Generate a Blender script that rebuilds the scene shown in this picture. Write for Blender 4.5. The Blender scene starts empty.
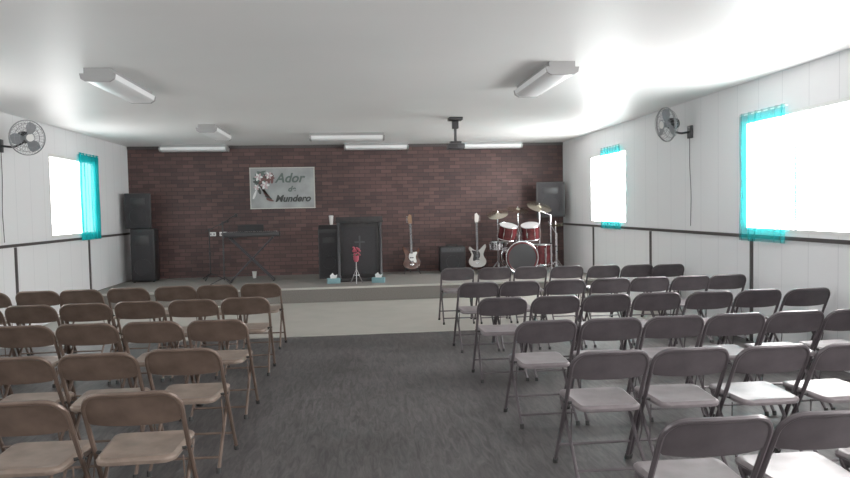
import bpy, bmesh, math, random
from mathutils import Matrix, Vector
random.seed(4)
sc=bpy.context.scene
sc.view_settings.view_transform='Standard'
sc.view_settings.look='None'
sc.view_settings.exposure=0.18
sc.view_settings.gamma=1.13

# ------------------------------------------------------------------ materials
def nm(name):
    m=bpy.data.materials.new(name); m.use_nodes=True
    return m, m.node_tree.nodes, m.node_tree.links, m.node_tree.nodes['Principled BSDF']
def mat(name,col,rough=.5,metal=0.0,spec=.5,noise=0.0,nscale=20,bump=0.0):
    m,n,l,b=nm(name)
    b.inputs['Base Color'].default_value=(*col,1)
    b.inputs['Roughness'].default_value=rough
    b.inputs['Metallic'].default_value=metal
    b.inputs['Specular IOR Level'].default_value=spec
    if noise>0 or bump>0:
        tc=n.new('ShaderNodeTexCoord'); t=n.new('ShaderNodeTexNoise')
        t.inputs['Scale'].default_value=nscale; t.inputs['Detail'].default_value=4
        l.new(tc.outputs['Object'],t.inputs['Vector'])
        r=n.new('ShaderNodeValToRGB')
        r.color_ramp.elements[0].position=.3; r.color_ramp.elements[1].position=.7
        r.color_ramp.elements[0].color=(*[c*(1-noise) for c in col],1)
        r.color_ramp.elements[1].color=(*[min(1,c*(1+noise)) for c in col],1)
        l.new(t.outputs['Fac'],r.inputs['Fac']); l.new(r.outputs['Color'],b.inputs['Base Color'])
        if bump>0:
            bp=n.new('ShaderNodeBump'); bp.inputs['Strength'].default_value=bump; bp.inputs['Distance'].default_value=.01
            l.new(t.outputs['Fac'],bp.inputs['Height']); l.new(bp.outputs['Normal'],b.inputs['Normal'])
    return m
def emis(name,col,s):
    m=bpy.data.materials.new(name); m.use_nodes=True; n=m.node_tree.nodes; l=m.node_tree.links
    n.clear(); o=n.new('ShaderNodeOutputMaterial'); e=n.new('ShaderNodeEmission')
    e.inputs['Color'].default_value=(*col,1); e.inputs['Strength'].default_value=s
    l.new(e.outputs[0],o.inputs[0]); return m

def brick_mat():
    m,n,l,b=nm('brick_red')
    tc=n.new('ShaderNodeTexCoord'); sp=n.new('ShaderNodeSeparateXYZ'); cb=n.new('ShaderNodeCombineXYZ')
    l.new(tc.outputs['Object'],sp.inputs[0]); l.new(sp.outputs['X'],cb.inputs['X']); l.new(sp.outputs['Z'],cb.inputs['Y'])
    br=n.new('ShaderNodeTexBrick'); l.new(cb.outputs[0],br.inputs['Vector'])
    br.inputs['Scale'].default_value=1; br.inputs['Brick Width'].default_value=.215; br.inputs['Row Height'].default_value=.075
    br.inputs['Mortar Size'].default_value=.006; br.inputs['Mortar Smooth'].default_value=.2; br.inputs['Bias'].default_value=-.15
    br.inputs['Color1'].default_value=(.058,.031,.030,1); br.inputs['Color2'].default_value=(.112,.058,.052,1)
    br.inputs['Mortar'].default_value=(.034,.024,.024,1)
    nz=n.new('ShaderNodeTexNoise'); nz.inputs['Scale'].default_value=.9; nz.inputs['Detail'].default_value=3
    l.new(tc.outputs['Object'],nz.inputs['Vector'])
    mr=n.new('ShaderNodeMapRange'); mr.inputs['From Min'].default_value=.3; mr.inputs['From Max'].default_value=.7
    mr.inputs['To Min'].default_value=.75; mr.inputs['To Max'].default_value=1.3
    l.new(nz.outputs['Fac'],mr.inputs['Value'])
    mx=n.new('ShaderNodeVectorMath'); mx.operation='SCALE'
    l.new(br.outputs['Color'],mx.inputs[0]); l.new(mr.outputs[0],mx.inputs['Scale']); l.new(mx.outputs[0],b.inputs['Base Color'])
    bp=n.new('ShaderNodeBump'); bp.inputs['Strength'].default_value=.6; bp.inputs['Distance'].default_value=.01; bp.invert=True
    l.new(br.outputs['Fac'],bp.inputs['Height']); l.new(bp.outputs['Normal'],b.inputs['Normal'])
    b.inputs['Roughness'].default_value=.7
    return m
def panel_mat():
    m,n,l,b=nm('white_wall_panel')
    tc=n.new('ShaderNodeTexCoord'); sp=n.new('ShaderNodeSeparateXYZ'); l.new(tc.outputs['Object'],sp.inputs[0])
    d=n.new('ShaderNodeMath'); d.operation='DIVIDE'; d.inputs[1].default_value=.405; l.new(sp.outputs['Y'],d.inputs[0])
    f=n.new('ShaderNodeMath'); f.operation='FRACT'; l.new(d.outputs[0],f.inputs[0])
    g=n.new('ShaderNodeMath'); g.operation='LESS_THAN'; g.inputs[1].default_value=.022; l.new(f.outputs[0],g.inputs[0])
    mx=n.new('ShaderNodeMix'); mx.data_type='RGBA'; l.new(g.outputs[0],mx.inputs['Factor'])
    mx.inputs['A'].default_value=(.80,.805,.82,1); mx.inputs['B'].default_value=(.66,.665,.685,1)
    l.new(mx.outputs['Result'],b.inputs['Base Color'])
    bp=n.new('ShaderNodeBump'); bp.inputs['Strength'].default_value=.4; bp.inputs['Distance'].default_value=.004; bp.invert=True
    l.new(g.outputs[0],bp.inputs['Height']); l.new(bp.outputs['Normal'],b.inputs['Normal'])
    b.inputs['Roughness'].default_value=.5
    return m
def floor_mat():
    m,n,l,b=nm('dark_floor_vinyl')
    tc=n.new('ShaderNodeTexCoord'); mp=n.new('ShaderNodeMapping'); l.new(tc.outputs['Object'],mp.inputs['Vector'])
    mp.inputs['Scale'].default_value=(11,1.8,1)
    nz=n.new('ShaderNodeTexNoise'); nz.inputs['Scale'].default_value=2.2; nz.inputs['Detail'].default_value=8; nz.inputs['Roughness'].default_value=.72
    nz.inputs['Distortion'].default_value=1.1
    l.new(mp.outputs[0],nz.inputs['Vector'])
    n2=n.new('ShaderNodeTexNoise'); n2.inputs['Scale'].default_value=1.3; n2.inputs['Detail'].default_value=5
    l.new(tc.outputs['Object'],n2.inputs['Vector'])
    r=n.new('ShaderNodeValToRGB'); r.color_ramp.elements[0].position=.38; r.color_ramp.elements[1].position=.64
    r.color_ramp.elements[0].color=(.032,.029,.030,1); r.color_ramp.elements[1].color=(.098,.091,.090,1)
    l.new(nz.outputs['Fac'],r.inputs['Fac'])
    mr=n.new('ShaderNodeMapRange'); mr.inputs['From Min'].default_value=.3; mr.inputs['From Max'].default_value=.7
    mr.inputs['To Min'].default_value=.72; mr.inputs['To Max'].default_value=1.28; l.new(n2.outputs['Fac'],mr.inputs['Value'])
    mx=n.new('ShaderNodeVectorMath'); mx.operation='SCALE'; l.new(r.outputs['Color'],mx.inputs[0]); l.new(mr.outputs[0],mx.inputs['Scale'])
    l.new(mx.outputs[0],b.inputs['Base Color'])
    b.inputs['Roughness'].default_value=.48; b.inputs['Specular IOR Level'].default_value=.5
    return m
def ceil_mat():
    m,n,l,b=nm('ceiling_white_gloss')
    tc=n.new('ShaderNodeTexCoord'); nz=n.new('ShaderNodeTexNoise'); nz.inputs['Scale'].default_value=.7; nz.inputs['Detail'].default_value=3
    l.new(tc.outputs['Object'],nz.inputs['Vector'])
    r=n.new('ShaderNodeValToRGB'); r.color_ramp.elements[0].color=(.76,.765,.76,1); r.color_ramp.elements[1].color=(.86,.86,.855,1)
    l.new(nz.outputs['Fac'],r.inputs['Fac']); l.new(r.outputs['Color'],b.inputs['Base Color'])
    bp=n.new('ShaderNodeBump'); bp.inputs['Strength'].default_value=.15; bp.inputs['Distance'].default_value=.05
    l.new(nz.outputs['Fac'],bp.inputs['Height']); l.new(bp.outputs['Normal'],b.inputs['Normal'])
    b.inputs['Roughness'].default_value=.45
    return m
def curtain_mat(name,transp,col=(.0,.36,.38)):
    m=bpy.data.materials.new(name); m.use_nodes=True; n=m.node_tree.nodes; l=m.node_tree.links
    n.clear(); o=n.new('ShaderNodeOutputMaterial')
    d=n.new('ShaderNodeBsdfDiffuse'); d.inputs[0].default_value=(*col,1)
    t=n.new('ShaderNodeBsdfTranslucent'); t.inputs[0].default_value=(*col,1)
    tr=n.new('ShaderNodeBsdfTransparent')
    a=n.new('ShaderNodeMixShader'); a.inputs[0].default_value=.25; l.new(d.outputs[0],a.inputs[1]); l.new(t.outputs[0],a.inputs[2])
    c=n.new('ShaderNodeMixShader'); c.inputs[0].default_value=transp; l.new(a.outputs[0],c.inputs[1]); l.new(tr.outputs[0],c.inputs[2])
    l.new(c.outputs[0],o.inputs[0]); return m

M=dict(
 brick=brick_mat(), panel=panel_mat(), floor=floor_mat(), ceil=ceil_mat(),
 tile=mat('light_tile',(.37,.35,.315),.5,noise=.06,nscale=3),
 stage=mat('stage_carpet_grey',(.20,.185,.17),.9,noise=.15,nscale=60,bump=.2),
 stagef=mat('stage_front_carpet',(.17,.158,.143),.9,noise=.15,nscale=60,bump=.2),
 nosing=mat('aluminium_nosing',(.50,.49,.45),.4,.6),
 trim=mat('dark_trim',(.06,.052,.052),.5),
 wtrim=mat('white_trim',(.75,.75,.74),.4),
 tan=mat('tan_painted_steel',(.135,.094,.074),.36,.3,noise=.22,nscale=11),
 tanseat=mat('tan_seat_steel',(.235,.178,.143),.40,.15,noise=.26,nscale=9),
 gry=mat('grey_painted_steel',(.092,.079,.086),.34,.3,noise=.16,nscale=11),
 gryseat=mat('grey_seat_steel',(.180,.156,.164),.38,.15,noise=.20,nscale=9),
 rubber=mat('rubber_foot',(.03,.03,.03),.8),
 black=mat('black_plastic',(.018,.017,.019),.45),
 blackcloth=mat('speaker_grille_cloth',(.028,.026,.029),.85,noise=.3,nscale=150),
 dark2=mat('dark_grey_metal',(.055,.055,.06),.4,.4),
 chrome=mat('chrome',(.7,.7,.72),.2,1.0),
 brass=mat('brass_cymbal',(.62,.57,.46),.25,1.0),
 red=mat('maroon_drum_shell',(.075,.012,.014),.22,noise=.4,nscale=12),
 head=mat('drum_head_white',(.50,.49,.49),.4),
 white=mat('white_plastic',(.72,.72,.70),.4),
 wood=mat('pulpit_black_paint',(.016,.014,.015),.55,noise=.3,nscale=15),
 gbrown=mat('guitar_dark_sunburst',(.075,.028,.018),.22,noise=.4,nscale=5),
 gwhite=mat('guitar_white',(.72,.69,.66),.25),
 maple=mat('guitar_neck_wood',(.24,.13,.07),.4),
 redfl=mat('red_flower_petal',(.36,.06,.09),.7),
 leaf=mat('leaf_green',(.03,.07,.03),.6),
 teal=mat('tissue_box_teal',(.16,.30,.33),.6),
 tissue=mat('tissue_white',(.85,.85,.85),.9),
 signbg=mat('sign_panel_grey_white',(.28,.295,.295),.5,noise=.28,nscale=2.5),
 signdk=mat('sign_ink_dark',(.045,.05,.048),.6),
 signgr=mat('sign_ink_grey_green',(.09,.12,.11),.6),
 signrd=mat('sign_ink_rust',(.14,.065,.06),.6),
 signpk=mat('sign_ink_pink',(.46,.34,.35),.6),
 signw=mat('sign_ink_white',(.66,.68,.68),.6),
 diffuser=mat('lamp_diffuser_acrylic',(.86,.87,.88),.3),
 lampside=mat('lamp_housing_metal',(.35,.35,.35),.4,.2),
 cage=mat('fan_cage_wire',(.30,.31,.32),.35,.6),
 blade=mat('fan_blade_grey',(.22,.23,.25),.4),
)
M['pane_r']=emis('frosted_daylit_glass_right',(1.0,.98,.965),28)
M['pane_l']=emis('frosted_daylit_glass_left',(1.0,.995,.985),8.5)
M['fill_b']=emis('added_back_fill_pane',(1.0,.975,.95),6.5)  # glow added behind the camera as fill, not a known window
M['cur_r']=curtain_mat('teal_sheer_curtain',.42,(.01,.33,.35))
M['cur_l']=curtain_mat('teal_curtain',.04,(.01,.32,.34))

# ------------------------------------------------------------------ mesh builder
def fillet(pts,rad,n=6,closed=False):
    pts=[Vector(p) for p in pts]; out=[]
    N=len(pts)
    for i,p in enumerate(pts):
        if not closed and (i==0 or i==N-1): out.append(p); continue
        a=pts[(i-1)%N]; b=pts[(i+1)%N]
        da=(a-p); db=(b-p); r=min(rad,da.length*.49,db.length*.49)
        s=p+da.normalized()*r; e=p+db.normalized()*r
        for k in range(n+1):
            t=k/n; out.append(s*(1-t)**2+p*2*t*(1-t)+e*t*t)
    return out
def catmull(pts,n=6):
    N=len(pts); out=[]
    P=[Vector(p) for p in pts]
    for i in range(N):
        p0,p1,p2,p3=P[i-1],P[i],P[(i+1)%N],P[(i+2)%N]
        for k in range(n):
            t=k/n
            out.append(.5*((2*p1)+(p2-p0)*t+(2*p0-5*p1+4*p2-p3)*t*t+(3*p1-p0-3*p2+p3)*t**3))
    return out
class MB:
    def __init__(s): s.bm=bmesh.new(); s.mats=[]; s.T=Matrix.Identity(4)
    def mi(s,m):
        m=M[m] if isinstance(m,str) else m
        if m not in s.mats: s.mats.append(m)
        return s.mats.index(m)
    def v(s,p): return s.bm.verts.new(s.T@Vector(p))
    def f(s,vs,mi):
        try:
            f=s.bm.faces.new(vs); f.material_index=mi; return f
        except ValueError: return None
    def box(s,c,d,m,rot=None,bev=0.0):
        mi=s.mi(m); Rm=(rot or Matrix.Identity(3)).to_3x3()
        h=[x/2 for x in d]; vs=[]
        for sx in(-1,1):
            for sy in(-1,1):
                for sz in(-1,1): vs.append(s.v(Vector(c)+Rm@Vector((sx*h[0],sy*h[1],sz*h[2]))))
        fs=[s.f([vs[i] for i in q],mi) for q in((0,1,3,2),(4,6,7,5),(0,4,5,1),(2,3,7,6),(0,2,6,4),(1,5,7,3))]
        if bev>0:
            es=set(e for f in fs for e in f.edges)
            r=bmesh.ops.bevel(s.bm,geom=list(es),offset=bev,segments=2,affect='EDGES',profile=.5)
            for f in r['faces']: f.material_index=mi
    def tube(s,pts,r,m,seg=8,closed=False,r2=None):
        mi=s.mi(m); P=[Vector(p) for p in pts]; N=len(P); rings=[]
        up=None
        for i in range(N):
            if closed: t=(P[(i+1)%N]-P[i-1])
            else: t=P[min(i+1,N-1)]-P[max(i-1,0)]
            t.normalize()
            if up is None:
                up=Vector((0,0,1)) if abs(t.z)<.9 else Vector((1,0,0))
            a=t.cross(up)
            if a.length<1e-4: a=t.cross(Vector((0,1,0)))
            a.normalize(); b=a.cross(t).normalized(); up=b
            rr=r if r2 is None else r+(r2-r)*i/(N-1)
            rings.append([s.v(P[i]+a*math.cos(2*math.pi*k/seg)*rr+b*math.sin(2*math.pi*k/seg)*rr) for k in range(seg)])
        for i in range(N if closed else N-1):
            A=rings[i];B=rings[(i+1)%N]
            for k in range(seg): s.f([A[k],A[(k+1)%seg],B[(k+1)%seg],B[k]],mi)
        if not closed:
            s.f(rings[0][::-1],mi); s.f(rings[-1],mi)
    def cyl(s,p0,p1,r,m,seg=20,r2=None,cap0=None,cap1=None):
        mi=s.mi(m); p0=Vector(p0);p1=Vector(p1); t=(p1-p0).normalized()
        a=t.orthogonal().normalized(); b=t.cross(a)
        r2=r if r2 is None else r2
        A=[s.v(p0+(a*math.cos(2*math.pi*k/seg)+b*math.sin(2*math.pi*k/seg))*r) for k in range(seg)]
        B=[s.v(p1+(a*math.cos(2*math.pi*k/seg)+b*math.sin(2*math.pi*k/seg))*r2) for k in range(seg)]
        for k in range(seg): s.f([A[k],A[(k+1)%seg],B[(k+1)%seg],B[k]],mi)
        s.f(A[::-1],s.mi(cap0) if cap0 else mi); s.f(B,s.mi(cap1) if cap1 else mi)
    def lathe(s,prof,c,m,seg=24,axis=None):
        mi=s.mi(m); Rm=axis or Matrix.Identity(3); rings=[]
        for r,z in prof: rings.append([s.v(Vector(c)+Rm@Vector((r*math.cos(2*math.pi*k/seg),r*math.sin(2*math.pi*k/seg),z))) for k in range(seg)])
        for A,B in zip(rings,rings[1:]):
            for k in range(seg): s.f([A[k],A[(k+1)%seg],B[(k+1)%seg],B[k]],mi)
        s.f(rings[0][::-1],mi); s.f(rings[-1],mi)
    def ring(s,c,R,r,m,rot=None,n=28,seg=6):
        Rm=rot or Matrix.Identity(3)
        s.tube([Vector(c)+Rm@Vector((R*math.cos(2*math.pi*k/n),R*math.sin(2*math.pi*k/n),0)) for k in range(n)],r,m,seg,closed=True)
    def prism(s,outl,off,m,bev=0.0):
        """outline points (3D), extruded by vector off"""
        mi=s.mi(m); off=Vector(off)
        A=[s.v(p) for p in outl]; B=[s.v(Vector(p)+off) for p in outl]; n=len(A)
        fs=[s.f(A[::-1],mi),s.f(B,mi)]
        for k in range(n): fs.append(s.f([A[k],A[(k+1)%n],B[(k+1)%n],B[k]],mi))
        if bev>0:
            es=[e for f in fs[:2] for e in f.edges]
            r=bmesh.ops.bevel(s.bm,geom=es,offset=bev,segments=2,affect='EDGES',profile=.5)
            for f in r['faces']: f.material_index=mi
    def sphere(s,c,r,m,sc3=(1,1,1),u=12,v=8):
        mi=s.mi(m); res=bmesh.ops.create_uvsphere(s.bm,u_segments=u,v_segments=v,radius=r,matrix=s.T@Matrix.Translation(Vector(c))@Matrix.Diagonal((*sc3,1)))
        for vv in res['verts']:
            for f in vv.link_faces: f.material_index=mi
    def mesh(s,name,smooth=True):
        bmesh.ops.recalc_face_normals(s.bm,faces=s.bm.faces)
        me=bpy.data.meshes.new(name); s.bm.to_mesh(me); s.bm.free()
        for m in s.mats: me.materials.append(m)
        if smooth:
            me.polygons.foreach_set('use_smooth',[True]*len(me.polygons))
            me.set_sharp_from_angle(angle=math.radians(35))
        return me
    def finish(s,name,loc=(0,0,0),rz=0,smooth=True):
        return place(name,s.mesh(name,smooth),loc,rz)
def place(name,me,loc=(0,0,0),rz=0):
    o=bpy.data.objects.new(name,me); sc.collection.objects.link(o); o.location=loc; o.rotation_euler=(0,0,rz); return o
def RX(a): return Matrix.Rotation(a,3,'X')
def RY(a): return Matrix.Rotation(a,3,'Y')
def RZ(a): return Matrix.Rotation(a,3,'Z')

# ------------------------------------------------------------------ room
XL,XR,YB,YF,H=-4.36,4.30,13.75,-3.0,2.83
SY,SZ=11.35,.25      # stage
WZ0,WZ1=1.20,2.42
def simple(name,boxes,m,smooth=False):
    b=MB()
    for c,d in boxes: b.box(c,d,m)
    return b.finish(name,smooth=smooth)
def rng(x0,x1,y0,y1,z0,z1): return (((x0+x1)/2,(y0+y1)/2,(z0+z1)/2),(x1-x0,y1-y0,z1-z0))
simple('floor',[rng(XL-.1,XR+.1,YF-.1,8.3,-.1,0)],'floor')
simple('floor_tile_area',[rng(XL-.1,XR+.1,8.3,YB+.1,-.1,0)],'tile')
simple('ceiling',[rng(XL-.1,XR+.1,YF-.1,YB+.1,H,H+.1)],'ceil')
simple('wall_front',[rng(XL-.1,XR+.1,YB,YB+.1,0,H)],'brick')
def side_wall(name,x0,x1,wins):
    bx=[rng(x0,x1,YF,YB,0,WZ0),rng(x0,x1,YF,YB,WZ1,H)]
    y=YF
    for a,b in sorted(wins):
        bx.append(rng(x0,x1,y,a,WZ0,WZ1)); y=b
    bx.append(rng(x0,x1,y,YB,WZ0,WZ1))
    return simple(name,bx,'panel')
RW=[(10.45,12.1),(5.50,7.15),(.6,2.2)]
LW=[(10.3,12.05),(5.55,7.15),(.6,2.2)]
side_wall('wall_right',XR,XR+.1,RW)
side_wall('wall_left',XL-.1,XL,LW)
# back wall (behind the camera) with an added pane glowing as fill light
bw=[rng(XL-.1,XR+.1,YF-.1,YF,0,1.0),rng(XL-.1,XR+.1,YF-.1,YF,2.4,H),rng(XL-.1,-2.5,YF-.1,YF,1.0,2.4),rng(2.5,XR+.1,YF-.1,YF,1.0,2.4)]
simple('wall_back',bw,'panel')
k=1
def window(y0,y1,xs,inw,pane):
    """xs: interior wall x; inw: direction into room (+1/-1)"""
    global k
    b=MB(); xo=xs-inw*.05
    b.box((xo,(y0+y1)/2,(WZ0+WZ1)/2),(.01,y1-y0-.06,WZ1-WZ0-.06),pane)
    for z in (WZ0+.02,WZ1-.02): b.box((xs-inw*.05,(y0+y1)/2,z),(.10,y1-y0-.002,.04),'wtrim')
    for y in (y0+.02,y1-.02): b.box((xs-inw*.05,y,(WZ0+WZ1)/2),(.10,.04,WZ1-WZ0-.08),'wtrim')
    b.box((xs-inw*.045,(y0+y1)/2,(WZ0+WZ1)/2),(.02,.03,WZ1-WZ0-.08),'wtrim')
    b.finish('added_fill_window_%d'%k,smooth=False); k+=1
for a,b_ in RW: window(a,b_,XR,-1,'pane_r')
for a,b_ in LW: window(a,b_,XL,1,'pane_l')
b=MB(); b.box((0,YF-.06,1.7),(4.94,.01,1.34),'fill_b')  # unseen glowing pane added to brighten chair backs and brick
for x in (-2.47,-.83,.83,2.47): b.box((x,YF-.05,1.7),(.05,.098,1.4),'wtrim')
for z in (1.02,2.38): b.box((0,YF-.05,z),(4.9,.098,.04),'wtrim')
b.finish('added_fill_window_%d'%k,smooth=False)

# chair rails and battens
def trims(side,xs,inw,wins,bat):
    b=MB(); t=.02; xc=xs+inw*(t/2)
    b.box((xc,(YF+YB)/2,1.15),(t,YB-YF,.038),'trim')
    b.finish('trim_%s_rail'%side,smooth=False)
    b=MB()
    for y in bat: b.box((xc,y,.5625),(t,.04,1.125),'trim')
    b.finish('trim_%s_battens'%side,smooth=False)
trims('left',XL,1,LW,[-.35,2.05,4.45,6.85,9.22,11.65])
trims('right',XR,-1,RW,[-.3,2.1,4.6,7.0,9.55,11.95])
simple('trim_front',[rng(XL,XR,YB-.015,YB,H-.05,H)],'trim')

# stage
b=MB(); e_=.004
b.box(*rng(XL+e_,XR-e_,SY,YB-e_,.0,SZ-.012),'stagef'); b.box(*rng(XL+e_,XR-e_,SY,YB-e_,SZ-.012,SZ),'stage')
b.box(*rng(XL+e_,XR-e_,SY-.012,SY,SZ-.03,SZ),'nosing')
b.finish('stage_platform',smooth=False)
simple('trim_floor_edge',[rng(XL,XR,8.28,8.31,0,.004)],'nosing')

# ------------------------------------------------------------------ curtains
def curtain(y0,y1,z0,z1,x,inw,m,amp=.018,waves=7,name='curtain'):
    b=MB(); mi=b.mi(m); n=waves*10; cols=[]
    for i in range(n+1):
        t=i/n; y=y0+(y1-y0)*t
        xx=x+inw*(.035+amp*math.sin(t*waves*2*math.pi)+.006*math.sin(t*waves*5.1))
        cols.append([b.v((xx,y+.01*math.sin(j*1.3+i*.2),z0+(z1-z0)*j/6)) for j in range(7)])
    for A,B in zip(cols,cols[1:]):
        for j in range(6): b.f([A[j],B[j],B[j+1],A[j+1]],mi)
    b.cyl((x+inw*.035,y0-.03,z1-.02),(x+inw*.035,y1+.03,z1-.02),.006,'wtrim',8)
    return b.finish(name)
curtain(11.3,12.15,1.12,2.52,XL,1,'cur_l',waves=6)
curtain(10.6,11.5,1.12,2.50,XR,-1,'cur_r',waves=7)
curtain(6.38,7.20,1.10,2.49,XR,-1,'cur_r',waves=7)
curtain(5.45,6.2,1.12,2.52,XL,1,'cur_l',waves=6)

# ------------------------------------------------------------------ folding chairs
def chair_mesh(name,mf,ms):
    b=MB(); w=.212; tr=.012
    def fy(z): return -.20+.37*(.74-z)/.74   # frame line y at height z
    left=[(-w-.008,fy(0),0.012),(-w,fy(.45),.45),(-w,fy(.60),.60)]
    pts=left[:]; rad=.085
    def corner(cx,cz,a0,a1):
        return [(cx+rad*math.cos(a),0,cz+rad*math.sin(a)) for a in [a0+(a1-a0)*i/6 for i in range(7)]]
    arc=corner(-w+rad,.728-rad,math.pi,math.pi/2)+[(x,0,.728) for x in (-.08,-.04,0,.04,.08)]+corner(w-rad,.728-rad,math.pi/2,0)
    for x,_,z in arc:
        pts.append((x,fy(z)-.022*(1-(x/w)**2),z))
    pts+= [(-p[0],p[1],p[2]) for p in left[::-1]]
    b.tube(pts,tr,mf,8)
    # curved back panel (closed sheet)
    mi=b.mi(mf); U=14; V=6; fr=[];bk=[]
    z0,z1=.565,.722
    for j in range(V+1):
        z=z0+(z1-z0)*j/V
        hw=w-.004
        if z>.728-rad: hw=w-rad+math.sqrt(max(0,rad*rad-(z-(.728-rad))**2))-.003
        if j==0: hw=w-.02
        A=[];B=[]
        for i in range(U+1):
            x=-hw+2*hw*i/U; y=fy(z)-.022*(1-(x/w)**2)
            zz=z+(.012*(abs(x)/w)**3 if j==0 else 0)
            A.append(b.v((x,y-.006,zz))); B.append(b.v((x,y+.006,zz)))
        fr.append(A);bk.append(B)
    for G in(fr,bk):
        for j in range(V):
            for i in range(U): b.f([G[j][i],G[j][i+1],G[j+1][i+1],G[j+1][i]],mi)
    for i in range(U):
        b.f([fr[0][i],fr[0][i+1],bk[0][i+1],bk[0][i]],mi); b.f([fr[V][i],fr[V][i+1],bk[V][i+1],bk[V][i]],mi)
    for j in range(V):
        b.f([fr[j][0],fr[j+1][0],bk[j+1][0],bk[j][0]],mi); b.f([fr[j][U],fr[j+1][U],bk[j+1][U],bk[j][U]],mi)
    # seat: dished pan
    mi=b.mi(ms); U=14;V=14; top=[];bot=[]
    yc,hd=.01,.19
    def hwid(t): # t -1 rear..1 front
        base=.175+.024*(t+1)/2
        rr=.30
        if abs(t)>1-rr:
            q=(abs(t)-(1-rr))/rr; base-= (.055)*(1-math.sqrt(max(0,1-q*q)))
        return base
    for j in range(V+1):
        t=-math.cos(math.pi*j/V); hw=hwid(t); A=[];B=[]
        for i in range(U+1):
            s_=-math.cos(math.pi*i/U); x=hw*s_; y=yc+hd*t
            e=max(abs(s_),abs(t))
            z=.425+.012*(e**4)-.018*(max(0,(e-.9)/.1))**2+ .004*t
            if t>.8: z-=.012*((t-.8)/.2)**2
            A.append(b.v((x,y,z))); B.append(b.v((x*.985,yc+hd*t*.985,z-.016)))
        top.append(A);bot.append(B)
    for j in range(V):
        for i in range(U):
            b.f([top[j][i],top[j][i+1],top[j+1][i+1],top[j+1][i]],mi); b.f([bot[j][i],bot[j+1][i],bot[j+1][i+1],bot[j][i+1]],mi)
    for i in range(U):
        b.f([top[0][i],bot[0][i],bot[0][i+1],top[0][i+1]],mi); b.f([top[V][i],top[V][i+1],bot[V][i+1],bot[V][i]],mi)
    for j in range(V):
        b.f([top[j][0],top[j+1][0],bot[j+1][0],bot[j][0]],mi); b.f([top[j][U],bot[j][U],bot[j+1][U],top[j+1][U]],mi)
    # rear legs
    wr=.192
    for s_ in(-1,1):
        b.tube([(s_*wr,.125,.405),(s_*wr,-.05,.2),(s_*(wr+.006),-.225,.012)],.0105,mf,8)
        b.cyl((s_*(wr+.006),-.226,0),(s_*(wr+.006),-.221,.03),.014,'rubber',10)
        b.cyl((s_*(w+.008),fy(0)+.001,0),(s_*(w+.008),fy(.03),.03),.015,'rubber',10)
        b.cyl((s_*.17,fy(.425),.415),(s_*(w+.014),fy(.425),.425),.008,'rubber',8)   # pivot
        b.box((s_*.192,.06,.405),(.006,.15,.02),mf)
        b.tube([(s_*.195,-.09,.40),(s_*.203,-.10,.30),(s_*.197,-.075,.19)],.004,mf,6)
    b.cyl((-w-.005,fy(.13),.13),(w+.005,fy(.13),.13),.008,mf,8)
    b.cyl((-wr-.004,-.17,.075),(wr+.004,-.17,.075),.008,mf,8)
    b.cyl((-wr,.105,.383),(wr,.105,.383),.008,mf,8)
    return b.mesh(name)
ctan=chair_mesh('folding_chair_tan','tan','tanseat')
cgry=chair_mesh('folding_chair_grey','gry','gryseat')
def chair(me,x,y,j=1.0):
    place('folding_chair',me,(x+random.uniform(-.010,.010)*j,y+.21+random.uniform(-.02,.02)*j,0),math.radians(random.uniform(-2.5,2.5))*j)
LX=[-1.05-.463*i for i in range(7)]
for yy,tilt,xo in [(7.6,-.06,0.),(6.36,-.04,0.01),(5.08,.03,0.02),(4.02,-.03,.03),(3.07,-.10,.035),(1.75,-.05,0.05)]:
    for i,x in enumerate(LX): chair(ctan,x+xo,yy+tilt*i*.45)
chair_rows=[([1.32,1.81,2.28,2.75,3.21,3.65,4.04],8.76,-.12),([1.27,1.72,2.22,2.72,3.16,3.62,4.05],7.0,0),
 ([1.26,1.74,2.2,2.67,3.13,3.6,4.05],5.76,-.02),([1.30,1.77,2.23,2.68,3.14,3.59,4.04],4.52,0),
 ([1.36,1.82,2.28,2.73,3.19,3.64,4.05],3.50,-.04),([1.32,1.78,2.24,2.69,3.15,3.6,4.05],2.34,0)]
for xs,yy,t in chair_rows:
    for i,x in enumerate(xs): chair(cgry,x,yy+t*i*.47,.6)

# ------------------------------------------------------------------ ceiling fixtures
def lamp_mesh():
    b=MB(); L=1.24;W=.30; o=-.03
    b.box((0,0,-.03),(W*.8,L,.06),'lampside')  # spacer depth added so the fixture throws a wider ceiling shadow
    prof=[(-W/2,-.02+o),(-W/2+.01,-.065+o),(-W/2+.05,-.09+o),(W/2-.05,-.09+o),(W/2-.01,-.065+o),(W/2,-.02+o)]
    b.prism([(x,-L/2+.02,z) for x,z in prof],(0,L-.04,0),'diffuser')
    for s_ in(-1,1): b.prism([(x*1.03,s_*(L/2)-.012,z*1.03) for x,z in prof],(0,.024,0),'lampside')
    return b.mesh('ceiling_lamp')
lm=lamp_mesh()
for x,y,r in [(-2.25,7.0,0),(1.9,6.68,0),(-2.15,11.0,0),(-.10,11.75,math.pi/2),(-3.05,13.575,math.pi/2),(.45,13.575,math.pi/2),(2.75,13.575,math.pi/2),(-2.25,2.3,0),(1.9,2.3,0)]:
    place('ceiling_lamp',lm,(x,y,H),r)
# ceiling projector on drop pole
b=MB()
b.box((0,0,-.02),(.20,.20,.04),'black',bev=.006)
b.cyl((0,0,-.04),(0,0,-.34),.02,'dark2',12)
b.box((0,0,-.10),(.09,.09,.12),'black',bev=.01)
b.box((0,0,-.36),(.16,.12,.03),'black')
b.box((0,-.02,-.42),(.24,.22,.08),'dark2',bev=.015)
b.cyl((.06,.09,-.42),(.06,.13,-.42),.03,'black',16)
b.box((-.05,-.132,-.42),(.12,.004,.05),'black')
b.finish('ceiling_projector',(1.48,9.85,H))

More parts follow.
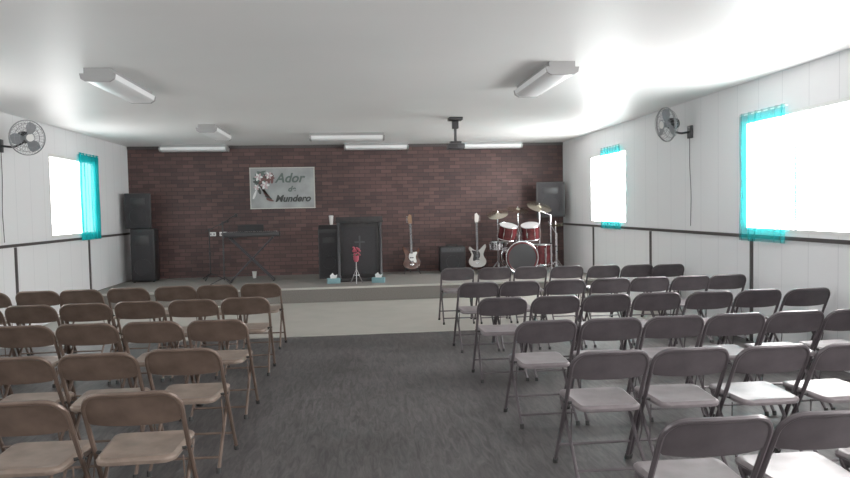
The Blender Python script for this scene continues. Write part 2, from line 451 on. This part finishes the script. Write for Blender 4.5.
# ------------------------------------------------------------------ wall fans
def fan(name,wallx,inw,y,z,yaw,reach):
    """fan head centre placed 'reach' from wall"""
    b=MB()
    hx=inw*reach
    b.box((inw*.015,0,-.10),(.03,.11,.16),'dark2',bev=.006)
    b.tube(fillet([(inw*.02,0,-.10),(hx*.55,0,-.12),(hx*.9,0,-.06),(hx*.95,0,0)],.06),.014,'black',8)
    d=Vector((math.cos(yaw),math.sin(yaw),-.12)).normalized()
    q=Vector((0,0,1)).rotation_difference(d).to_matrix()
    c=Vector((hx,0,0))
    b.lathe([(.02,-.13),(.06,-.12),(.075,-.08),(.075,-.02),(.05,.0)],c,'black',20,q)
    b.lathe([(.01,-.0),(.035,.0),(.035,.05),(.02,.06)],c,'blade',16,q)
    # blades
    mi=b.mi('blade')
    for kk in range(3):
        a0=kk*2*math.pi/3; vs=[]
        for j in range(7):
            r=.035+.16*j/6; row=[]
            wdt=.55*math.sin(math.pi*(.25+.6*j/6))
            for i in range(5):
                a=a0+(i/4-.5)*2*wdt; row.append(b.v(c+q@Vector((r*math.cos(a),r*math.sin(a),.03+.03*(i/4-.5)))))
            vs.append(row)
        for A,B in zip(vs,vs[1:]):
            for i in range(4): b.f([A[i],A[i+1],B[i+1],B[i]],mi)
    R_=.215
    for rr,zz in [(R_,.03),(R_*.995,.045),(.175,.085),(.12,.095),(.06,.10),(.175,-.025),(.12,-.04)]:
        b.ring(c+q@Vector((0,0,zz)),rr,.0028 if rr<.2 else .005,'cage',q,36,5)
    for kk in range(30):
        a=2*math.pi*kk/30; u=Vector((math.cos(a),math.sin(a),0))
        b.tube([c+q@(u*.05+Vector((0,0,.10))),c+q@(u*.15+Vector((0,0,.09))),c+q@(u*R_+Vector((0,0,.04)))],.0018,'cage',4)
        b.tube([c+q@(u*R_+Vector((0,0,.03))),c+q@(u*.15+Vector((0,0,-.035))),c+q@(u*.07+Vector((0,0,-.05)))],.0018,'cage',4)
    b.lathe([(.0,.095),(.045,.098),(.045,.106),(.0,.108)],c,'white',16,q)
    # power cord hanging on the wall
    b.tube(fillet([(inw*.02,.0,-.17),(inw*.012,.02,-.5),(inw*.012,-.02,-.9),(inw*.012,.0,-1.3)],.1),.004,'dark2',6)
    b.finish(name,(wallx,y,z))
fan('wall_fan',XL,1,8.95,2.50,math.radians(-40),.32)
fan('wall_fan',XR,-1,8.35,2.53,math.radians(186),.30)

# ------------------------------------------------------------------ sign
def sign():
    e=bpy.data.objects.new('church_sign',None); sc.collection.objects.link(e); e.location=(-1.415,YB,1.985)
    b=MB(); b.box((0,-.012,0),(1.25,.024,.80),'signbg')
    for z in(-.40,.40): b.box((0,-.016,z),(1.27,.032,.014),'nosing')
    for x in(-.625,.625): b.box((x,-.016,0),(.014,.032,.80),'nosing')
    random.seed(9)
    def leafshape(cx,cz,L,w,a,m,yy):
        pts=[]
        for i in range(12):
            t=2*math.pi*i/12; px=L*math.cos(t); pz=w*math.sin(t)*(1-.3*math.cos(t))
            pts.append((cx+px*math.cos(a)-pz*math.sin(a),yy,cz+px*math.sin(a)+pz*math.cos(a)))
        b.prism(pts,(0,-.003,0),m)
    for i in range(26):
        leafshape(min(-.2,max(-.5,-.38+random.gauss(0,.11))),min(.3,.17+random.gauss(0,.09)),.07+random.random()*.05,.028,random.uniform(0,3.1),('signdk','signrd','signgr')[i%3],-.0245-.0003*i)
    for i in range(6): leafshape(-.40+.03*i,.02-.05*i,.08,.024,-1.1+.15*i,('signdk','signrd')[i%2],-.032)
    for fx,fz,fs in [(-.46,.22,1.2),(-.26,.25,1.1),(-.34,.06,1.3),(-.50,.02,.9)]:
        for i in range(6):
            a=2*math.pi*i/6; leafshape(fx+.035*fs*math.cos(a),fz+.035*fs*math.sin(a),.035*fs,.02*fs,a,'signpk' if i%2 else 'signw',-.034-.0003*i)
    leafshape(-.54,-.12,.10,.022,1.2,'signw',-.035)
    o=b.finish('panel'); o.parent=e
    for txt,x,z,s_,m_ in [('Ador',-.14,.11,.26,'signgr'),('de',.10,-.07,.15,'signgr'),('Mundero',-.15,-.27,.185,'signdk')]:
        c=bpy.data.curves.new('lettering','FONT'); c.body=txt; c.size=s_; c.extrude=.003; c.shear=.3; c.offset=.006
        t=bpy.data.objects.new('lettering',c); sc.collection.objects.link(t); t.parent=e
        t.location=(x,-.030,z); t.rotation_euler=(math.pi/2,0,0); c.materials.append(M[m_])
sign()
# outlets
for x in (-2.80,-2.60):
    b=MB(); b.box((0,-.006,0),(.13,.012,.08),'white',bev=.004); 
    for s_ in(-.03,.03): b.box((s_,-.0125,0),(.02,.002,.03),'dark2')
    b.finish('power_outlet',(x,YB,1.10))

# ------------------------------------------------------------------ PA speakers
def speaker(name,w,d,h,loc,rz=0,bracket=False):
    b=MB()
    outl=[(-w/2,-d/2,0),(w/2,-d/2,0),(w*.36,d/2,0),(-w*.36,d/2,0)]
    b.prism([(x,y,0) for x,y,_ in outl],(0,0,h),'black',bev=.012)
    b.box((0,-d/2-.006,h*.5),(w*.88,.012,h*.92),'blackcloth',bev=.004)
    b.ring((0,-d/2-.014,h*.34),w*.34,.005,'black',RX(math.pi/2),24)
    b.lathe([(w*.30,0),(w*.18,.012),(.05,.018),(.0,.022)],(0,-d/2-.012,h*.34),'blackcloth',24,RX(math.pi/2))
    b.box((0,-d/2-.016,h*.76),(w*.55,.01,h*.20),'black',bev=.004)
    if bracket:
        b.cyl((0,d/2-.02,h*.5),(0,d/2+.10,h*.5),.025,'dark2',12)
        b.box((0,d/2+.10,h*.5),(.14,.02,.2),'dark2',rot=RZ(-rz))
    return b.finish(name,loc,rz)
speaker('pa_speaker',.46,.40,.66,(-4.04,13.35,1.252),math.radians(6))
# floor speaker below (tall single column)
b=MB()
b.box((0,0,.505),(.42,.44,.97),'black',bev=.015)
b.box((0,-.226,.505),(.37,.012,.90),'blackcloth',bev=.004)
for z in(.28,):
    b.ring((0,-.234,z),.155,.005,'black',RX(math.pi/2),28)
    b.lathe([(.14,0),(.09,-.010),(.04,-.006),(0,-.004)],(0,-.233,z),'blackcloth',24,RX(math.pi/2))
b.box((0,-.235,.78),(.24,.01,.20),'black',bev=.004)
for x in(-.17,.17):
    for y in(-.18,.18): b.cyl((x,y,0),(x,y,.022),.02,'rubber',10)
b.box((0,0,.992),(.3,.3,.012),'black')
b.finish('subwoofer_cabinet',(-3.96,13.30,SZ),math.radians(5))
speaker('pa_speaker',.56,.36,.70,(3.91,13.43,1.30),math.radians(-8),bracket=True)

# ------------------------------------------------------------------ pulpit
b=MB()
b.box((0,0,.03),(.84,.48,.06),'wood',bev=.008)
b.box((0,.02,.56),(.78,.38,1.0),'wood',bev=.008)
for x in(-.37,.37):
    b.lathe([(.030,.06),(.030,.10),(.020,.12),(.023,.5),(.020,.98),(.030,1.0),(.030,1.05)],(x,-.19,0),'dark2',14)
b.box((0,-.175,.55),(.60,.014,.84),'blackcloth',bev=.005)
b.box((0,-.184,.64),(.03,.008,.34),'dark2'); b.box((0,-.184,.70),(.18,.008,.03),'dark2')
b.box((0,0,1.065),(.84,.46,.04),'wood',bev=.008)
b.prism([(-.41,-.24,1.085),(-.41,.22,1.085),(-.41,-.24,1.15)],(.82,0,0),'wood',bev=.005)
b.finish('church_pulpit',(.07,12.3,SZ))
# amplifier cabinet beside pulpit
b=MB()
b.prism([(-.19,-.2,0),(-.19,.2,0),(-.19,.2,1.0),(-.19,-.12,1.0),(-.19,-.2,.92)],(.38,0,0),'black',bev=.008)
b.box((0,-.204,.45),(.34,.01,.82),'blackcloth'); b.box((0,-.208,.72),(.22,.01,.10),'black'); b.ring((0,-.212,.3),.12,.005,'black',RX(math.pi/2))
b.finish('stage_amplifier',(-.50,12.95,SZ))
b=MB(); b.lathe([(.028,0),(.040,.15),(.042,.155),(.042,.17),(.0,.173)],(0,0,0),'white',20); b.finish('plastic_cup',(-.45,12.97,SZ+1.003))
b=MB(); b.lathe([(.03,0),(.042,.12),(.044,.125),(.040,.128),(.0,.126)],(0,0,0),'white',20); b.finish('paper_cup',(-1.95,13.3,SZ))

# flower stand in front of the pulpit
b=MB()
for a in (.5,2.6,4.7):
    b.tube([(0,0,.26),(.06*math.cos(a),.06*math.sin(a),.13),(.12*math.cos(a),.12*math.sin(a),.008)],.007,'chrome',8)
b.cyl((0,0,.12),(0,0,.42),.009,'chrome',10); b.ring((0,0,.15),.05,.004,'chrome')
b.lathe([(.03,.38),(.045,.42),(.05,.48),(.045,.485),(.0,.48)],(0,0,0),'redfl',20)
random.seed(2)
for i in range(26):
    a=random.uniform(0,6.28); r=random.uniform(0,.065); z=.53+random.uniform(-.04,.10)
    b.sphere((r*math.cos(a),r*math.sin(a),z),.022,'redfl',(1,1,.7),8,6)
for i in range(10):
    a=random.uniform(0,6.28); b.tube([(0,0,.48),(.04*math.cos(a),.04*math.sin(a),.51),(.085*math.cos(a),.085*math.sin(a),.50)],.009,'leaf',5,r2=.002)
b.finish('flower_stand',(.0,11.72,SZ))
def tissue(x,y,rz):
    b=MB(); b.box((0,0,.045),(.22,.12,.09),'teal',bev=.006)
    b.box((0,0,.0905),(.10,.03,.003),'white')
    b.prism([(-.05,0,.09),(.05,0,.09),(.07,.01,.15),(.02,-.01,.13),(-.01,.01,.18),(-.06,-.01,.14)],(0,.012,0),'tissue')
    b.prism([(-.04,.01,.09),(.04,-.01,.09),(.04,-.03,.14),(-.02,-.04,.16)],(0,.01,0),'tissue')
    b.finish('tissue_box',(x,y,SZ),rz)
tissue(-.40,11.90,.2); tissue(.38,11.82,-.2)

# ------------------------------------------------------------------ keyboard on stand + mic stands
b=MB()
for y in(-.13,.13):
    b.tube([(-.38,y,.02),(.38,y,.80)],.014,'dark2',8); b.tube([(.38,y,.02),(-.38,y,.80)],.014,'dark2',8)
for x in(-.38,.38):
    b.cyl((x,-.2,.016),(x,.2,.016),.015,'black',10); b.cyl((x,-.2,.80),(x,.2,.80),.015,'black',10)
b.cyl((0,-.14,.41),(0,.14,.41),.02,'black',10)
b.box((0,0,.86),(1.02,.30,.09),'black',bev=.012)
b.box((0,.05,.907),(.92,.13,.006),'white')
for i in range(24):
    if i%7 not in(2,6): b.box((-.43+i*.037,.03,.913),(.016,.08,.010),'black')
b.box((0,-.09,.909),(.9,.08,.006),'dark2')
b.tube([(-.2,-.1,.9),(-.22,-.13,1.02)],.006,'dark2'); b.tube([(.2,-.1,.9),(.22,-.13,1.02)],.006,'dark2')
b.box((0,-.135,.98),(.46,.012,.12),'black',rot=RX(.25))
b.finish('electronic_keyboard',(-1.90,12.75,SZ),math.radians(4))
def micstand(loc,h,boom,rz=0):
    b=MB()
    for a in(.3,2.4,4.5): b.tube([(0,0,.12),(.08*math.cos(a),.08*math.sin(a),.09),(.24*math.cos(a),.24*math.sin(a),.008)],.009,'black',8)
    b.cyl((0,0,.08),(0,0,h),.012,'black',10); b.cyl((0,0,h*.5),(0,0,h*.56),.019,'black',10)
    b.cyl((0,0,h-.03),(0,0,h+.03),.02,'black',10)
    e=Vector((boom*.9,0,h+boom*.45)); b.cyl((-boom*.3,0,h-boom*.15),e,.008,'black',8)
    b.cyl(e,e+Vector((.09,0,.03)),.013,'black',10); b.sphere(e+Vector((.115,0,.04)),.029,'black')
    b.finish('microphone_stand',loc,rz)
micstand((-2.32,12.25,SZ),1.08,.22,.9)
micstand((-2.75,13.2,SZ),.95,.25,0)

# ------------------------------------------------------------------ guitars
def guitar(loc,body,rz,flip=1,bass=False):
    b=MB()
    tilt=RX(math.radians(-10)).to_4x4()
    b.T=Matrix.Translation((0,-.03,.10))@tilt
    o2=[(0,0),(.10,.012),(.165,.07),(.165,.15),(.115,.22),(.12,.29),(.165,.36),(.15,.41),(.09,.36),(.035,.33),
        (-.035,.33),(-.08,.38),(-.155,.45),(-.175,.40),(-.13,.30),(-.115,.22),(-.165,.15),(-.165,.07),(-.10,.012)]
    pts=catmull([(x*flip,0,z) for x,z in o2],4)
    b.prism(pts,(0,.042,0),body,bev=.007)
    pg=catmull([(x*flip,-.003,z) for x,z in [(.02,.14),(.09,.13),(.08,.24),(.11,.33),(.03,.32),(-.04,.30),(-.05,.2)]],3)
    b.prism(pg,(0,.003,0),'black' if body=='gwhite' else 'white')
    for z in(.15,.22): b.box((0,-.008,z),(.075,.012,.022),'dark2',bev=.003)
    b.box((0,-.008,.085),(.08,.014,.03),'chrome',bev=.003)
    L=.98 if not bass else 1.06
    b.box((0,-.006,(.30+L-.17)/2),(.048,.022,L-.17-.30),'maple',bev=.004)
    b.box((0,-.019,(.30+L-.17)/2),(.044,.004,L-.17-.30),'dark2')
    b.prism([(x*flip,.0,z) for x,z in [(-.024,L-.18),(.024,L-.18),(.036,L-.13),(.03,L),(-.01,L+.02),(-.05,L-.05),(-.04,L-.13)]],(0,.014,0),'gwhite' if body=='gwhite' else 'maple')
    for i in range(5): b.cyl((-.045*flip,.007,L-.14+i*.028),(-.075*flip,.007,L-.14+i*.028),.006,'chrome',8)
    for i in range(4): b.cyl((-.015+.01*i,-.023,.09),(-.012+.008*i,-.023,L-.16),.0012,'chrome',4)
    b.T=Matrix.Identity(4)
    # A-frame stand
    b.tube([(0,.13,.62),(0,.17,.30),(0,.26,.01)],.009,'dark2',8)
    for s_ in(-1,1):
        b.tube([(0,.15,.42),(s_*.13,.02,.06),(s_*.16,-.06,.012)],.009,'dark2',8)
        b.tube([(s_*.10,.055,.10),(s_*.10,-.07,.085),(s_*.10,-.09,.12)],.007,'rubber',8)
    b.tube([(-.05,.06,.62),(0,.13,.60),(.05,.06,.62)],.007,'rubber',8)
    b.finish('electric_guitar',loc,rz)
guitar((1.08,13.2,SZ),'gbrown',.05,1,True)
guitar((2.38,13.2,SZ),'gwhite',-.12,-1,True)
# guitar amplifier
b=MB()
b.box((0,0,.27),(.50,.27,.50),'black',bev=.015); b.box((0,-.138,.22),(.44,.012,.36),'blackcloth',bev=.004)
b.box((0,-.138,.455),(.44,.010,.07),'dark2')
for i in range(6): b.cyl((-.17+i*.065,-.14,.455),(-.17+i*.065,-.16,.455),.009,'dark2',10)
b.tube(fillet([(-.1,0,.52),(-.1,0,.555),(.1,0,.555),(.1,0,.52)],.02),.01,'rubber',8)
for x in(-.2,.2):
    for y in(-.09,.09): b.cyl((x,y,0),(x,y,.022),.02,'rubber',10)
b.ring((0,-.146,.22),.13,.005,'black',RX(math.pi/2))
b.finish('guitar_amplifier',(1.88,13.25,SZ))

# ------------------------------------------------------------------ drum kit
def drum(b,c,r,h,q,fronthead='head',shell='red'):
    c=Vector(c)
    b.lathe([(r*.98,-h/2),(r,-h/2+.004),(r,h/2-.004),(r*.98,h/2)],c,shell,32,q)
    b.lathe([(r*.97,h/2+.001),(r*.96,h/2+.004),(0,h/2+.005)],c,fronthead,32,q)
    b.lathe([(r*.97,-h/2-.001),(r*.96,-h/2-.004),(0,-h/2-.005)],c,'head',32,q)
    for s_ in(-1,1): b.ring(c+q@Vector((0,0,s_*h/2)),r*1.01,.008,'chrome',q,32,6)
    for i in range(8):
        a=2*math.pi*i/8+.2; u=Vector((math.cos(a),math.sin(a),0))*(r+.012)
        b.cyl(c+q@(u+Vector((0,0,-h/2))),c+q@(u+Vector((0,0,h/2))),.004,'chrome',6)
        b.cyl(c+q@(u+Vector((0,0,-.03))),c+q@(u+Vector((0,0,.03))),.010,'chrome',8)
def cym(b,c,r,tilt):
    q=RX(tilt[0])@RY(tilt[1]); b.lathe([(r,-.004),(r*.6,.010),(r*.25,.018),(r*.18,.034),(.012,.042),(.0,.043)],c,'brass',36,q)
    b.cyl(Vector(c),Vector(c)+Vector((0,0,.07)),.006,'chrome',8)
def tri(b,x,y,h,s_=.24):
    b.cyl((x,y,.06),(x,y,h),.011,'chrome',10); b.cyl((x,y,h*.5),(x,y,h*.53),.018,'dark2',10)
    for a in(.4,2.5,4.6): b.tube([(x,y,.24),(x+s_*math.cos(a),y+s_*math.sin(a),.01)],.008,'chrome',8); 
b=MB(); I=Matrix.Identity(3); QF=RX(math.pi/2)
drum(b,(0,0,.32),.30,.42,QF,'black')
b.ring((0,-.212,.32),.275,.014,'red',QF,32,6)
for s_ in(-1,1): b.tube([(s_*.26,-.1,.20),(s_*.36,-.2,.01)],.009,'chrome',8)
b.cyl((0,.02,.59),(0,.02,.80),.014,'chrome',10)
for s_ in(-1,1):
    b.tube([(0,.02,.72),(s_*.10,.02,.76)],.009,'chrome',8)
    drum(b,(s_*.22,.02,.80),.18,.25,RX(.28)@RY(s_*-.12))
drum(b,(.48,.22,.34),.20,.38,I)
for a in(.6,2.7,4.8): b.cyl((.48+.215*math.cos(a),.22+.215*math.sin(a),0),(.48+.215*math.cos(a),.22+.215*math.sin(a),.48),.007,'chrome',8)
drum(b,(-.32,.38,.52),.17,.14,I,'head','chrome'); tri(b,-.32,.38,.44,.2)
tri(b,.42,.10,1.28); cym(b,(.42,.10,1.26),.24,(.45,.15))
tri(b,-.38,.15,1.14,.2); cym(b,(-.38,.15,1.13),.20,(.4,-.2))
tri(b,.10,.50,1.22,.2); cym(b,(.10,.50,1.21),.22,(.3,.1))
tri(b,.70,-.02,.98,.2); cym(b,(.70,-.02,.90),.17,(.05,0)); cym(b,(.70,-.02,.925),.17,(math.pi+.05,0))
tri(b,.58,-.10,1.1,.2); b.tube([(.58,-.10,1.1),(.38,-.14,1.18)],.008,'chrome',8)
tri(b,.80,.25,.75,.2); b.tube([(.80,.25,.72),(.62,.2,.98)],.008,'chrome',8)
# throne
b.lathe([(.0,.44),(.15,.445),(.16,.47),(.15,.50),(0,.505)],(.05,.55,0),'black',24); b.cyl((.05,.55,.1),(.05,.55,.45),.016,'chrome',10)
for a in(.4,2.5,4.6): b.tube([(.05,.55,.25),(.05+.2*math.cos(a),.55+.2*math.sin(a),.01)],.008,'chrome',8)
b.finish('drum_kit',(3.08,12.60,SZ))

# ------------------------------------------------------------------ world + camera
w=bpy.data.worlds.new('World'); sc.world=w; w.use_nodes=True
w.node_tree.nodes['Background'].inputs[0].default_value=(.8,.88,1,1); w.node_tree.nodes['Background'].inputs[1].default_value=1.0
cd=bpy.data.cameras.new('Camera'); cam=bpy.data.objects.new('Camera',cd); sc.collection.objects.link(cam)
cd.sensor_width=36; cd.lens=36*680/850; cd.clip_start=.05
cam.matrix_world=Matrix.Translation((0,0,1.52))@(RZ(math.radians(-5.83))@RX(math.radians(87.44))@RZ(-.02)).to_4x4()
sc.camera=cam
